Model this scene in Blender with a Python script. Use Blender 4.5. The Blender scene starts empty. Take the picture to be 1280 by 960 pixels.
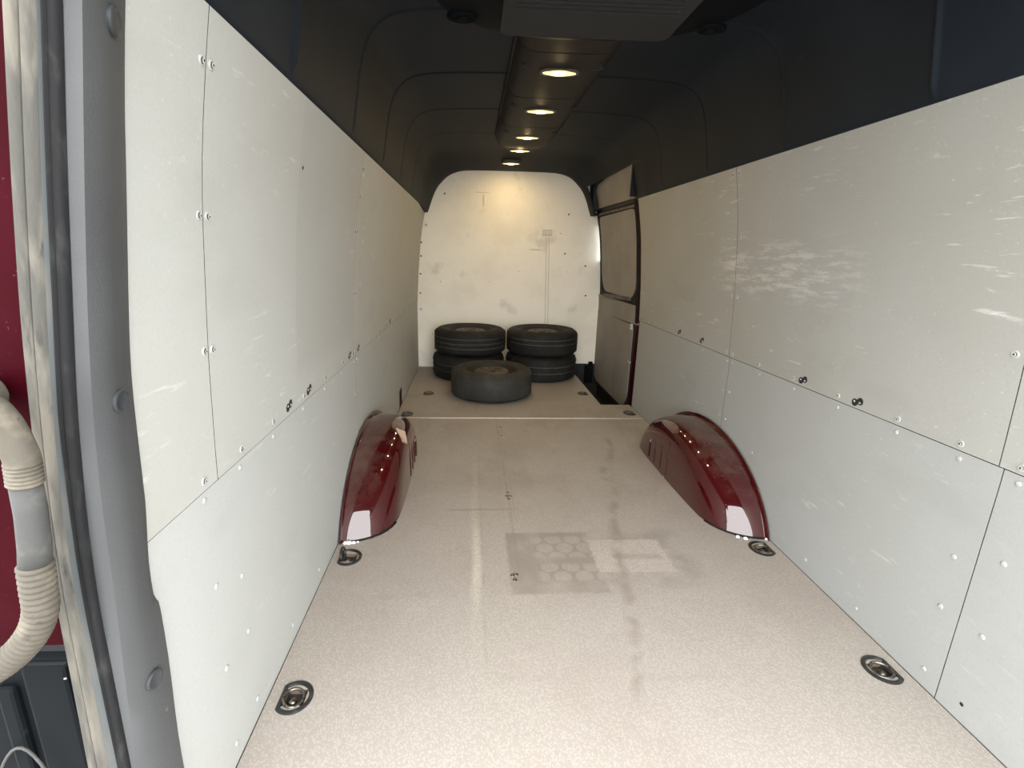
import bpy, bmesh, math, random
import numpy as np
from mathutils import Vector, Matrix
random.seed(7)
SC = bpy.context.scene
COL = SC.collection
PI = math.pi

# ------------------------------------------------------------------ camera
cam_d = bpy.data.cameras.new('camera')
cam = bpy.data.objects.new('camera', cam_d)
COL.objects.link(cam)
F_PX, PX = 620.0, 618.2
pitch, yaw, roll = 0.2588, 0.05115, 0.02015
fw = Vector((math.sin(yaw)*math.cos(pitch), math.cos(yaw)*math.cos(pitch), -math.sin(pitch)))
r0 = Vector((math.cos(yaw), -math.sin(yaw), 0)); u0 = r0.cross(fw)
rt = math.cos(roll)*r0 + math.sin(roll)*u0
up = -math.sin(roll)*r0 + math.cos(roll)*u0
mw = Matrix((rt, up, -fw)).transposed().to_4x4()
mw.translation = Vector((-0.3566, 0.0, 1.1074))
cam.matrix_world = mw
cam_d.sensor_fit = 'HORIZONTAL'; cam_d.sensor_width = 36.0
cam_d.lens = F_PX/1280*36.0
cam_d.shift_x = (640-PX)/1280
cam_d.clip_start = 0.02; cam_d.clip_end = 200
SC.camera = cam

# ------------------------------------------------------------------ world, exposure
world = bpy.data.worlds.new('overcast_sky'); SC.world = world
world.use_nodes = True
bg = world.node_tree.nodes['Background']
bg.inputs['Color'].default_value = (0.97, 0.985, 0.985, 1)
bg.inputs['Strength'].default_value = 2.0
SC.view_settings.view_transform = 'Standard'
SC.view_settings.look = 'None'
SC.view_settings.exposure = 2.0
SC.view_settings.gamma = 1.0
SC.view_settings.use_curve_mapping = False
LAMP_POWER = 38.0

# ------------------------------------------------------------------ node helpers
class S:
    """a socket with arithmetic"""
    def __init__(s, nt, sock): s.nt, s.k = nt, sock
    def _m(s, op, b=None, c=None, clamp=False):
        n = s.nt.nodes.new('ShaderNodeMath'); n.operation = op; n.use_clamp = clamp
        for i, v in enumerate((s, b, c)):
            if v is None: continue
            if isinstance(v, S): s.nt.links.new(v.k, n.inputs[i])
            else: n.inputs[i].default_value = v
        return S(s.nt, n.outputs[0])
    def __add__(s, o): return s._m('ADD', o)
    def __sub__(s, o): return s._m('SUBTRACT', o)
    def __mul__(s, o): return s._m('MULTIPLY', o)
    def abs(s): return s._m('ABSOLUTE')
    def clamp(s): return s._m('ADD', 0.0, clamp=True)
    def max(s, o): return s._m('MAXIMUM', o)
    def inv(s): return (s*-1.0)+1.0
    def step(s, a, b, lo=0.0, hi=1.0):
        n = s.nt.nodes.new('ShaderNodeMapRange'); n.interpolation_type = 'SMOOTHSTEP'
        s.nt.links.new(s.k, n.inputs['Value'])
        n.inputs['From Min'].default_value = min(a, b); n.inputs['From Max'].default_value = max(a, b)
        n.inputs['To Min'].default_value = lo if a < b else hi
        n.inputs['To Max'].default_value = hi if a < b else lo
        return S(s.nt, n.outputs['Result'])

def band(v, a, b, soft):
    return v.step(a-soft, a+soft) * v.step(b+soft, b-soft)

class Mat:
    def __init__(s, name, col, rough=0.6, metal=0.0, spec=0.5):
        s.m = bpy.data.materials.new(name); s.m.use_nodes = True
        s.nt = s.m.node_tree; s.b = s.nt.nodes['Principled BSDF']
        s.col(col); s.b.inputs['Roughness'].default_value = rough
        s.b.inputs['Metallic'].default_value = metal
        s.b.inputs['Specular IOR Level'].default_value = spec
        s.m.diffuse_color = (*col, 1)
    def col(s, c):
        n = s.nt.nodes.new('ShaderNodeRGB'); n.outputs[0].default_value = (*c, 1)
        s.c = n.outputs[0]; s.nt.links.new(s.c, s.b.inputs['Base Color'])
    def pos(s):
        if not hasattr(s, '_p'):
            t = s.nt.nodes.new('ShaderNodeTexCoord'); s._p = t.outputs['Object']
            x = s.nt.nodes.new('ShaderNodeSeparateXYZ'); s.nt.links.new(s._p, x.inputs[0])
            s._x = [S(s.nt, o) for o in x.outputs]
        return s._p
    def xyz(s): s.pos(); return s._x
    def scaled(s, sc, off=(0, 0, 0), rot=(0, 0, 0)):
        n = s.nt.nodes.new('ShaderNodeMapping'); s.nt.links.new(s.pos(), n.inputs[0])
        n.inputs['Scale'].default_value = sc; n.inputs['Location'].default_value = off
        n.inputs['Rotation'].default_value = rot
        return n.outputs[0]
    def noise(s, scale, detail=3, sc=(1, 1, 1), off=(0, 0, 0), rough=.55, rot=(0, 0, 0)):
        n = s.nt.nodes.new('ShaderNodeTexNoise'); s.nt.links.new(s.scaled(sc, off, rot), n.inputs['Vector'])
        n.inputs['Scale'].default_value = scale; n.inputs['Detail'].default_value = detail
        n.inputs['Roughness'].default_value = rough
        return S(s.nt, n.outputs[0])
    def voro(s, scale, feature='F1', sc=(1, 1, 1)):
        n = s.nt.nodes.new('ShaderNodeTexVoronoi'); s.nt.links.new(s.scaled(sc), n.inputs['Vector'])
        n.inputs['Scale'].default_value = scale; n.feature = feature
        return S(s.nt, n.outputs['Distance'])
    def mix(s, c, fac, mode='MIX'):
        n = s.nt.nodes.new('ShaderNodeMix'); n.data_type = 'RGBA'; n.blend_type = mode
        if isinstance(fac, S): s.nt.links.new(fac.k, n.inputs[0])
        else: n.inputs[0].default_value = fac
        s.nt.links.new(s.c, n.inputs[6]); n.inputs[7].default_value = (*c, 1)
        s.c = n.outputs[2]; s.nt.links.new(s.c, s.b.inputs['Base Color'])
        return s
    def bump(s, h, strength=.3, dist=.002):
        n = s.nt.nodes.new('ShaderNodeBump'); n.inputs['Strength'].default_value = strength
        n.inputs['Distance'].default_value = dist; s.nt.links.new(h.k, n.inputs['Height'])
        s.nt.links.new(n.outputs[0], s.b.inputs['Normal']); return s
    def rough(s, v): s.nt.links.new(v.k, s.b.inputs['Roughness']); return s

MT = {}
def mat_panel(name, base, warm, scuff, seed):
    m = Mat(name, base, .62, spec=.35)
    x, y, z = m.xyz()
    big = m.noise(1.6, 4, off=(seed, 0, 0))
    m.mix(warm, big.step(.40, .68, 0, .55))
    grime = m.noise(5, 5, sc=(1, .5, 1), off=(seed+3, 0, 0))
    m.mix((base[0]*.78, base[1]*.77, base[2]*.75), grime.step(.52, .75, 0, .30))
    zone = m.noise(2.0, 2, off=(seed+9, 2, 1)).step(.46, .60)
    s1 = m.noise(16, 7, sc=(1, .5, 2.6), off=(seed, 1, 5), rough=.72).step(.585, .70)
    s2 = m.noise(22, 3, sc=(1, .22, 2.2), off=(seed, 4, 2), rot=(.25, 0, 0)).step(.66, .72)
    s3 = m.noise(55, 2, off=(seed, 4, 2)).step(.735, .77)
    w = ((s1*.75 + s2*.55)*zone + s3*.35)*scuff
    m.mix((.68, .67, .64), w.clamp())
    if name.startswith('panel_upper'):
        # the rubbed band where cargo leaned, and the cleaner patch beside it
        b = band(z, .96, 1.16, .05)*band(y, 1.55, 2.35, .12)*x.step(-.01, .01)
        r = m.noise(14, 6, sc=(1, .5, 3), off=(5, 1, 5), rough=.7).step(.47, .62)
        m.mix((.68, .66, .62), b*r*.6)
        b2 = band(y, 1.52, 2.243, .004)*band(z, .9, 1.45, .03)*x.step(-.01, .01)
        m.mix((.33, .32, .305), b2*.35)
        b3 = band(y, 1.43, 2.13, .006)*band(z, .75, 1.5, .04)*x.step(.01, -.01)
        m.mix((.32, .315, .30), b3*.30)
    m.mix((base[0]*.80, base[1]*.80, base[2]*.79), m.noise(160, 3).step(.45, .75)*.30)
    m.mix((.62, .61, .58), m.noise(120, 3, off=(seed, 8, 8)).step(.64, .74)*m.noise(3, 3, off=(seed, 5, 5)).step(.42, .62)*.40)
    m.bump(m.noise(420, 2), .15, .0006)
    return m.m
MT['up'] = mat_panel('panel_upper', (.418, .421, .399), (.395, .384, .352), .62, 0)
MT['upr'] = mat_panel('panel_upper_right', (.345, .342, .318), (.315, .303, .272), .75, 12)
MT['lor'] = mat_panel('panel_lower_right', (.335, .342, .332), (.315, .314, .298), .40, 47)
MT['lo'] = mat_panel('panel_lower', (.404, .413, .400), (.388, .392, .374), .34, 31)

m = Mat('steel_skin_red', (.06, .006, .010), .4); MT['skin'] = m.m
m = Mat('candy_red_paint', (.024, .0009, .003), .55, spec=.03)
m.b.inputs['Coat Weight'].default_value = 0.0; m.b.inputs['Coat Roughness'].default_value = .04
m.mix((.032, .0016, .005), m.noise(6, 3).step(.4, .7)); m.mix((.12, .04, .04), m.noise(160, 2).step(.70, .74)*.4)
MT['red'] = m.m
m = Mat('dusty_red_paint', (.046, .0018, .003), .2, spec=.05)
m.b.inputs['Coat Weight'].default_value = 1.0; m.b.inputs['Coat Roughness'].default_value = .02; m.b.inputs['Coat IOR'].default_value = 1.75
g = m.nt.nodes.new('ShaderNodeNewGeometry'); sx = m.nt.nodes.new('ShaderNodeSeparateXYZ')
m.nt.links.new(g.outputs['Normal'], sx.inputs[0]); nz = S(m.nt, sx.outputs[2])
d1 = m.noise(7, 5, rough=.65).step(.38, .68); d2 = m.noise(24, 4, sc=(1, 1, .5)).step(.45, .75)
dust = (nz.step(.55, .97)*.95 + .02)*d1 + d2*.05
m.mix((.080, .043, .034), dust.clamp())
m.rough((dust*.7+.14).clamp())
m.mix((.45, .36, .32), m.noise(90, 2).step(.73, .76)*.6)
MT['arch'] = m.m

m = Mat('sheet_edge', (.05, .047, .043), .8, spec=.1); MT['edge'] = m.m
# floor: coated plywood with a fine pressed mesh, stains and wear
m = Mat('coated_plywood', (.382, .348, .312), .5, spec=.3)
x, y, z = m.xyz()
wob = m.noise(3, 3)
m.mix((.325, .278, .25), m.noise(1.7, 5, rough=.6).step(.42, .66, 0, .55))
m.mix((.43, .38, .35), m.noise(4.5, 5, off=(4, 2, 0), rough=.65).step(.52, .72, 0, .5))
m.mix((.27, .225, .195), (m.noise(2.6, 5, sc=(1, .5, 1), off=(1, 9, 0), rough=.7).step(.5, .68)*y.step(1.6, 2.4)*.55))
# dark damp rectangle with lighter rings, and the pale rectangle beside it
edge = m.noise(30, 3)*.02
xe, ye = x+edge, y+edge
rect = band(xe, -.20, .135, .008)*band(ye, 1.435, 1.81, .008)
def ringgrid(ox, oy):
    dx = ((x+ox)*(1/.078))._m('FRACT'); dy = ((y+oy)*(1/.118))._m('FRACT')
    dx = (dx-.5)*.078; dy = (dy-.5)*.118
    return (dx*dx+dy*dy)._m('SQRT')
rg = ringgrid(.1, .02)._m('MINIMUM', ringgrid(.139, .079))+edge*.4
vr = rg.step(.036, .041)
row = band(ye, 1.50, 1.60, .01)+band(ye, 1.64, 1.78, .01)
m.mix((.225, .19, .168), rect*(m.noise(6, 3).step(.3, .6, .35, .8)))
m.mix((.38, .335, .30), rect*vr.inv()*row.clamp()*x.step(-.12, -.09)*.6)
m.mix((.19, .16, .14), rect*band(rg, .036, .041, .004)*row.clamp()*x.step(-.12, -.09)*.35)
pale = band(xe, .125, .41, .006)*band(ye, 1.545, 1.755, .006)
m.mix((.47, .42, .385), pale*.75)
m.mix((.30, .255, .225), band(xe, .20, .385, .006)*band(ye, 1.625, 1.655, .006)*.55)
halo = band(xe, .12, .50, .05)*band(ye, 1.47, 1.82, .05)*pale.inv()
m.mix((.24, .2, .178), halo*m.noise(7, 4).step(.38, .62)*.6)
# worn pale streak and long scratches
strk = band(x+m.noise(2, 2)*.04, -.325, -.295, .012)*band(y, 1.25, 2.5, .22)
m.mix((.60, .55, .46), strk*(band(y, 1.42, 1.85, .15)*.55+.18))
for xx, wd, a, b_, st in ((-.175, .006, 1.5, 3.2, .45), (-.155, .003, 1.9, 3.0, .35), (-.305, .004, 1.1, 2.6, .25)):
    m.mix((.23, .19, .165), band(x, xx-wd, xx+wd, .003)*band(y, a, b_, .1)*m.noise(9, 3).step(.35, .55)*st)
cen = (y-1.6)*.22+.16+m.noise(2.2, 3, off=(3, 3, 0))*.16
m.mix((.22, .18, .155), band(x-cen, -.045, -.015, .018)*band(y, 1.02, 2.9, .05)*m.noise(8, 3).step(.38, .60)*.7)
m.mix((.24, .2, .175), band(y+m.noise(3, 3)*.06, 2.015, 2.03, .006)*band(x, -.45, -.15, .03)*.6)
m.mix((.26, .22, .195), band(y+m.noise(2.2, 3)*.12, 1.48, 1.495, .02)*band(x, -.7, .3, .06)*m.noise(5, 3).step(.4, .6)*.35)
m.mix((.26, .22, .195), band(y+m.noise(2.2, 3, off=(2, 2, 2))*.06, 1.10, 1.115, .02)*band(x, -.5, .35, .06)*m.noise(5, 3).step(.4, .6)*.4)
m.mix((.70, .66, .62), m.noise(75, 2, off=(3, 1, 2)).step(.755, .775)*.65)
scr = m.noise(30, 3, sc=(.18, 2.2, 1), rot=(0, 0, .5)).step(.70, .74)
m.mix((.52, .48, .44), scr*m.noise(2, 2, off=(7, 7, 7)).step(.5, .6)*.35)
v = m.voro(185, sc=(1, .8, 0))
m.mix((.24, .21, .187), v.step(.25, .62, 0, .38))
m.mix((.50, .455, .41), v.step(.28, .05, 0, .22))
m.mix((.22, .18, .155), m.noise(60, 4, off=(5, 5, 5), rough=.7).step(.55, .75)*.35)
m.bump(v, .35, .0012)
MT['floor'] = m.m
m = Mat('plywood_edge', (.20, .14, .09), .7); m.mix((.13, .09, .06), m.noise(60, 2, sc=(1, 1, 12)).step(.4, .6)); MT['ply'] = m.m

# white painted bulkhead
m = Mat('cream_painted_bulkhead', (.93, .90, .815), .55, spec=.3)
x, y, z = m.xyz()
m.mix((.82, .775, .675), m.noise(2.2, 5, rough=.6).step(.42, .66, 0, .6))
m.mix((.50, .46, .38), m.noise(3.4, 4, off=(6, 1, 3)).step(.60, .74, 0, .4))
m.mix((.80, .78, .72), m.noise(45, 3).step(.6, .75)*.5)
dot = m.noise(26, 2, off=(2, 5, 2)).step(.745, .765)
m.mix((.20, .17, .14), dot*.7)
box = band(x, .315, .405, .003)*band(z, 1.27, 1.325, .003)
boxi = band(x, .322, .398, .003)*band(z, 1.277, 1.318, .003)
m.mix((.33, .31, .27), (box-boxi*.6).clamp()*.65)
m.mix((.3, .28, .24), boxi*band((x-.36).abs(), .014, .020, .003)*.5)
for xa in (.352, .378):
    m.mix((.46, .42, .34), band(x+(z*.03-.038), xa-.004, xa+.004, .003)*band(z, .32, 1.26, .02)*.55)
m.mix((.42, .39, .33), band(x, .20, .31, .02)*band(z, 1.135, 1.148, .004)*.5)
m.mix((.35, .32, .27), band(x+m.noise(6, 2)*.02, -.24, -.228, .003)*band(z, 1.52, 1.62, .02)*.6)
m.mix((.38, .35, .29), band(x, -.32, -.20, .02)*band(z+m.noise(5, 2)*.02, 1.645, 1.652, .003)*.5)
m.bump(m.noise(60, 3), .1, .001)
MT['cream'] = m.m

m = Mat('headliner_plastic', (.0105, .0138, .0188), .6, spec=.12)
m.mix((.0135, .0172, .0228), m.noise(2.5, 4).step(.4, .7)); m.bump(m.noise(900, 2), .25, .0006)
m.mix((.05, .055, .06), m.noise(24, 4, sc=(1, .4, 1)).step(.70, .76)*.3); MT['liner'] = m.m
m = Mat('console_plastic', (.019, .015, .0125), .6, spec=.15); m.mix((.025, .020, .0165), m.noise(8, 4).step(.4, .7))
m.bump(m.noise(700, 2), .2, .0005); MT['console'] = m.m
m = Mat('unit_plastic', (.0032, .0038, .0050), .65, spec=.05); m.bump(m.noise(700, 2), .2, .0005); MT['unit'] = m.m
m = Mat('grille_plastic', (.027, .026, .026), .7, spec=.15); MT['grille'] = m.m
m = Mat('pillar_plastic', (.060, .062, .064), .6, spec=.35)
m.mix((.048, .049, .051), m.noise(3, 4).step(.4, .7)); m.bump(m.noise(330, 3), .45, .0012)
m.mix((.22, .23, .23), m.noise(26, 5, sc=(1, 1, .7), rough=.7).step(.68, .74)*.35); MT['pillar'] = m.m
m = Mat('cap_plastic', (.030, .033, .037), .45); m.mix((.10, .105, .11), m.noise(40, 3).step(.6, .7)*.4); MT['cap'] = m.m
m = Mat('black_rubber', (.011, .011, .012), .75, spec=.2); m.mix((.028, .028, .027), m.noise(60, 4, sc=(1, 1, .3)).step(.5, .75)); m.bump(m.noise(200, 2), .3, .001); MT['rubber'] = m.m
m = Mat('dirty_seal', (.085, .082, .074), .75, spec=.2)
m.mix((.19, .172, .143), m.noise(30, 4, sc=(1, 1, .15)).step(.42, .62)*.8); m.mix((.03, .03, .029), m.noise(50, 4, sc=(1, 1, .25), off=(2, 2, 2)).step(.6, .72)*.8); m.bump(m.noise(150, 3, sc=(1, 1, .4)), .4, .002); MT['seal'] = m.m
m = Mat('grey_jamb', (.075, .083, .085), .7, spec=.2); m.mix((.10, .10, .095), m.noise(30, 4, sc=(1, 1, .2)).step(.5, .7)); MT['jamb'] = m.m
m = Mat('grey_conduit', (.080, .071, .057), .65, spec=.2); m.mix((.165, .142, .110), m.noise(18, 5, rough=.65).step(.42, .68)*.75)
m.mix((.04, .036, .03), m.noise(40, 3, off=(1, 1, 1)).step(.66, .72)*.6); m.bump(m.noise(250, 2), .2, .0008); MT['conduit'] = m.m
m = Mat('sleeve_grey', (.058, .058, .056), .65, spec=.2); m.mix((.10, .097, .09), m.noise(40, 4).step(.5, .7)*.7); MT['sleeve'] = m.m
m = Mat('gloss_black', (.0055, .0065, .0078), .45, spec=.04); m.mix((.018, .020, .022), m.noise(22, 5, rough=.7).step(.6, .74)*.45); m.mix((.35, .35, .35), m.noise(55, 1).step(.77, .79)*.8); MT['black'] = m.m
m = Mat('matt_black', (.012, .012, .013), .7); MT['matt'] = m.m
m = Mat('pan_plastic', (.016, .017, .017), .32); m.mix((.06, .055, .05), m.noise(60, 3).step(.55, .7)*.5); MT['cup'] = m.m
m = Mat('dull_steel', (.30, .28, .25), .38, 1.0); m.mix((.10, .085, .07), m.noise(90, 3).step(.45, .65)); MT['steel'] = m.m
m = Mat('zinc_screw', (.47, .47, .45), .45, .15); MT['screw'] = m.m
m = Mat('painted_rivet', (.37, .38, .37), .5); MT['rivet'] = m.m
m = Mat('aluminium_strip', (.62, .58, .53), .4, .5); m.mix((.4, .36, .32), m.noise(30, 3, sc=(1, 6, 1)).step(.5, .7)); MT['alu'] = m.m
m = Mat('white_sealant', (.8, .79, .76), .5); MT['white'] = m.m
m = Mat('tan_tag', (.40, .29, .22), .5); MT['tan'] = m.m
def rubber(name, c, d, f):
    m = Mat(name, c, .72, spec=.3); m.mix(d, m.noise(9, 5, rough=.65).step(.40, .70, 0, f))
    m.mix((.12, .105, .09), m.noise(70, 3).step(.66, .74)*.4); m.bump(m.noise(120, 3), .3, .002); return m.m
MT['tyre'] = rubber('tyre_rubber', (.012, .012, .012), (.028, .026, .024), .7)
MT['tyre_worn'] = rubber('tyre_rubber_worn', (.030, .0295, .027), (.055, .052, .046), .8)
MT['groove'] = rubber('tyre_groove_dust', (.075, .07, .062), (.11, .10, .09), .8)
m = Mat('rim_metal', (.115, .10, .082), .6, .3); m.mix((.05, .04, .032), m.noise(14, 5, rough=.7).step(.42, .62)); m.mix((.22, .20, .17), m.noise(40, 3).step(.62, .72)*.6); MT['rim'] = m.m
m = Mat('rim_well_shade', (.022, .020, .018), .7); MT['rim_shade'] = m.m  # shadow in the recessed rim well, put into a dark colour
m = Mat('door_panel_grey', (.27, .25, .228), .65); m.mix((.23, .212, .194), m.noise(3, 4).step(.4, .65)); m.bump(m.noise(300, 2), .15, .0006); MT['doorp'] = m.m
m = Mat('concrete_ground', (.38, .375, .36), .9); m.mix((.28, .275, .265), m.noise(1.2, 6).step(.4, .65)); MT['ground'] = m.m
m = Mat('lamp_body', (.06, .055, .05), .5); MT['lampb'] = m.m
m = Mat('pane_glass', (.9, .93, .93), .03); m.b.inputs['Transmission Weight'].default_value = 1.0; m.b.inputs['IOR'].default_value = 1.0; MT['glass'] = m.m
m = Mat('lamp_lens', (.9, .75, .4), .3)
m.b.inputs['Emission Color'].default_value = (1.0, .70, .24, 1); m.b.inputs['Emission Strength'].default_value = .42; MT['lens'] = m.m
m = Mat('lamp_bulb', (1, .9, .6), .3)
m.b.inputs['Emission Color'].default_value = (1.0, .72, .34, 1); m.b.inputs['Emission Strength'].default_value = LAMP_POWER*3.4; MT['bulb'] = m.m

# ------------------------------------------------------------------ object helpers
def link(name, me, parent=None):
    o = bpy.data.objects.new(name, me); COL.objects.link(o)
    if parent: o.parent = parent
    return o
def tag(o, label=None, cat=None, group=None, kind=None):
    if label: o['label'] = label
    if cat: o['category'] = cat
    if group: o['group'] = group
    if kind: o['kind'] = kind
    return o
def empty(name, loc=(0, 0, 0), rz=0):
    o = link(name, None); o.location = loc; o.rotation_euler = (0, 0, rz); return o
def mesh(name, v, f, mats, smooth=False, fm=None, fix=True, angle=None):
    me = bpy.data.meshes.new(name); me.from_pydata([tuple(map(float, p)) for p in v], [], f)
    for k in (mats if isinstance(mats, (list, tuple)) else [mats]): me.materials.append(MT[k])
    if fm is not None: me.polygons.foreach_set('material_index', fm)
    if fix:
        b = bmesh.new(); b.from_mesh(me); bmesh.ops.remove_doubles(b, verts=b.verts, dist=1e-6)
        bmesh.ops.recalc_face_normals(b, faces=b.faces); b.to_mesh(me); b.free()
    if smooth or angle: me.polygons.foreach_set('use_smooth', [True]*len(me.polygons))
    if angle: me.set_sharp_from_angle(angle=angle)
    me.update(); return me
class MB:
    def __init__(s): s.v, s.f, s.m = [], [], []
    def add(s, v, f, mi=0):
        o = len(s.v); s.v += list(v); s.f += [tuple(i+o for i in q) for q in f]; s.m += [mi]*len(f); return s
    def box(s, x0, x1, y0, y1, z0, z1, mi=0):
        v = [(x, y, z) for x in (x0, x1) for y in (y0, y1) for z in (z0, z1)]
        return s.add(v, [(0, 1, 3, 2), (4, 6, 7, 5), (0, 4, 5, 1), (2, 3, 7, 6), (0, 2, 6, 4), (1, 5, 7, 3)], mi)
    def lathe(s, prof, n=24, mi=0, mis=None, M=None, sx=1, sy=1):
        """prof: (r, z) list; revolved about z"""
        v = []; f = []; k = len(prof)
        for j in range(n):
            a = 2*PI*j/n
            for r, z in prof:
                p = Vector((r*math.cos(a)*sx, r*math.sin(a)*sy, z)); v.append(tuple(M @ p) if M else tuple(p))
        o = len(s.v); s.v += v
        for j in range(n):
            for i in range(k-1):
                s.f.append((o+j*k+i, o+((j+1) % n)*k+i, o+((j+1) % n)*k+i+1, o+j*k+i+1)); s.m.append(mis[i] if mis else mi)
        return s
    def tube(s, pts, rad, n=12, mi=0, cap=True, flat=1.0):
        pts = [Vector(p) for p in pts]; k = len(pts); o = len(s.v); ref = None
        for i, p in enumerate(pts):
            t = (pts[min(i+1, k-1)]-pts[max(i-1, 0)]).normalized()
            if ref is None:
                ref = Vector((0, 0, 1)).cross(t)
                if ref.length < .2: ref = Vector((1, 0, 0)).cross(t)
            ref = (ref - t*ref.dot(t)).normalized(); bn = t.cross(ref)
            r = rad[i] if isinstance(rad, (list, tuple)) else rad
            for j in range(n):
                a = 2*PI*j/n; s.v.append(tuple(p + ref*math.cos(a)*r + bn*math.sin(a)*r*flat))
        for i in range(k-1):
            for j in range(n): s.f.append((o+i*n+j, o+i*n+(j+1) % n, o+(i+1)*n+(j+1) % n, o+(i+1)*n+j)); s.m.append(mi)
        if cap: s.f += [tuple(o+j for j in range(n)), tuple(o+(k-1)*n+j for j in range(n))]; s.m += [mi, mi]
        return s
    def extrude(s, poly, to3, d0, d1, mi=0):
        """poly: 2-D outline; to3(a, b, d) -> 3-D"""
        n = len(poly); v = [to3(a, b, d0) for a, b in poly]+[to3(a, b, d1) for a, b in poly]
        return s.add(v, [tuple(range(n)), tuple(range(2*n-1, n-1, -1))]+[(i, (i+1) % n, n+(i+1) % n, n+i) for i in range(n)], mi)
    def me(s, name, mats, **k): return mesh(name, s.v, s.f, mats, fm=s.m if isinstance(mats, (list, tuple)) and len(mats) > 1 else None, fix=k.pop('fix', True) if not (isinstance(mats, (list, tuple)) and len(mats) > 1) else True, **k)
    def obj(s, name, mats, parent=None, **k): return link(name, s.me(name, mats, **k), parent)
def bevel(o, w, seg=2):
    b = o.modifiers.new('bevel', 'BEVEL'); b.width = w; b.segments = seg; b.limit_method = 'ANGLE'; b.angle_limit = .7
    return o
def rrect(a0, a1, b0, b1, r, n=5):
    if not isinstance(r, (list, tuple)): r = [r]*4
    out = []
    for (ca, cb, t0, rr) in ((a1-r[0], b1-r[0], 0, r[0]), (a0+r[1], b1-r[1], PI/2, r[1]), (a0+r[2], b0+r[2], PI, r[2]), (a1-r[3], b0+r[3], 1.5*PI, r[3])):
        for i in range(n+1):
            t = t0+PI/2*i/n; out.append((ca+rr*math.cos(t), cb+rr*math.sin(t)))
    return out
def catmull(P, per=4):
    P = [np.array(p, float) for p in P]; out = []
    for i in range(len(P)-1):
        a = P[max(i-1, 0)]; b = P[i]; c = P[i+1]; d = P[min(i+2, len(P)-1)]
        for k in range(per):
            t = k/per; out.append(.5*((2*b)+(c-a)*t+(2*a-5*b+4*c-d)*t*t+(3*b-a-3*c+d)*t**3))
    out.append(P[-1]); return out
def sstep(t): t = max(0, min(1, t)); return t*t*(3-2*t)

# wall profile: half width of the load space at height z
PZ = np.array([-.5, 0, .3, .65, .9, 1.1, 1.2, 1.3, 1.4, 1.5, 1.65, 1.9])
PW = np.array([.866, .867, .868, .868, .855, .838, .829, .815, .797, .778, .745, .67])
_zz = np.linspace(-.5, 1.9, 241); _ww = np.interp(_zz, PZ, PW)
_ww = np.convolve(np.pad(_ww, 6, 'edge'), np.ones(13)/13, 'valid')
def W(z): return float(np.interp(z, _zz, _ww))
Y0, Y1 = .605, 4.84         # rear edge of the walls, bulkhead face
SEAM = .6525

# ------------------------------------------------------------------ setting: ground and floor
b = MB().box(-30, 30, -30, 30, -.75, -.70)
tag(b.obj('ground', 'ground'), 'grey concrete yard behind the van', 'ground', kind='structure')

RINGS = [(-.80, 1.04, -1), (-.803, 1.641, -1), (-.80, 3.335, -1), (-.694, 3.87, -1), (.80, 1.085, 1), (.797, 1.672, 1), (.803, 3.375, 1), (.575, 3.89, 1), (.79, 2.83, 1)]
def holed_board(name, x0, x1, y0, y1, holes, parent, cut=None):
    xs = sorted({x0, x1} | {v for h in holes for v in h[:2]} | ({cut[0]} if cut else set()))
    ys = sorted({y0, y1} | {v for h in holes for v in h[2:]} | ({cut[1]} if cut else set()))
    keep = set()
    for i in range(len(xs)-1):
        for j in range(len(ys)-1):
            cx, cy = (xs[i]+xs[i+1])/2, (ys[j]+ys[j+1])/2
            if any(h[0] < cx < h[1] and h[2] < cy < h[3] for h in holes): continue
            if cut and cx > cut[0] and cy > cut[1]: continue
            keep.add((i, j))
    v = []; f = []; fm = []; T = -.018; ny = len(ys)
    for zz in (0, T):
        for x in xs:
            for y in ys: v.append((x, y, zz))
    N = len(xs)*ny; idx = lambda i, j, k=0: k*N+i*ny+j
    for i, j in keep:
        f.append((idx(i, j), idx(i+1, j), idx(i+1, j+1), idx(i, j+1))); fm.append(0)
        f.append((idx(i, j, 1), idx(i, j+1, 1), idx(i+1, j+1, 1), idx(i+1, j, 1))); fm.append(1)
        for (di, dj, a, c) in ((-1, 0, (i, j), (i, j+1)), (1, 0, (i+1, j+1), (i+1, j)), (0, -1, (i+1, j), (i, j)), (0, 1, (i, j+1), (i+1, j+1))):
            if (i+di, j+dj) not in keep:
                f.append((idx(*a), idx(*c), idx(*c, 1), idx(*a, 1))); fm.append(1)
    return link(name, mesh(name, v, f, ['floor', 'ply'], fm=fm, fix=False), parent)
floor = tag(empty('floor'), 'worn grey-brown plywood load floor', 'floor', kind='structure')
hs = [(x-.030, x+.030, y-.024, y+.024) for x, y, s in RINGS]
holed_board('floor_board', -.864, .864, .45, 3.252, [h for h in hs if h[3] < 3.25], floor)
holed_board('floor_board', -.864, .864, 3.260, 4.835, [h for h in hs if h[3] > 3.26], floor, (.642, 3.583))
b = MB().box(-.862, .862, 3.249, 3.263, -.002, .003); bevel(b.obj('joint_strip', 'alu', floor), .001)
b = MB().box(-.875, .640, .45, 4.83, -.10, -.0185); b.box(.640, .875, .45, 3.581, -.10, -.0185); b.obj('subfloor', 'matt', floor)
sm = MB().lathe([(0, .0025), (.006, .0025), (.0085, .001), (.0085, 0)], 12).me('floor_screw', 'steel', smooth=True)
for x, y in ((-.182, 2.12), (-.166, 2.12), (-.174, 2.155), (-.174, 2.09), (-.20, 1.525), (-.188, 1.53), (-.194, 1.50), (-.16, 3.08), (-.152, 3.06), (-.157, 2.92), (-.80, 3.17), (-.62, 3.6)):
    link('floor_screw', sm, floor).location = (x, y, -.0005)

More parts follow.
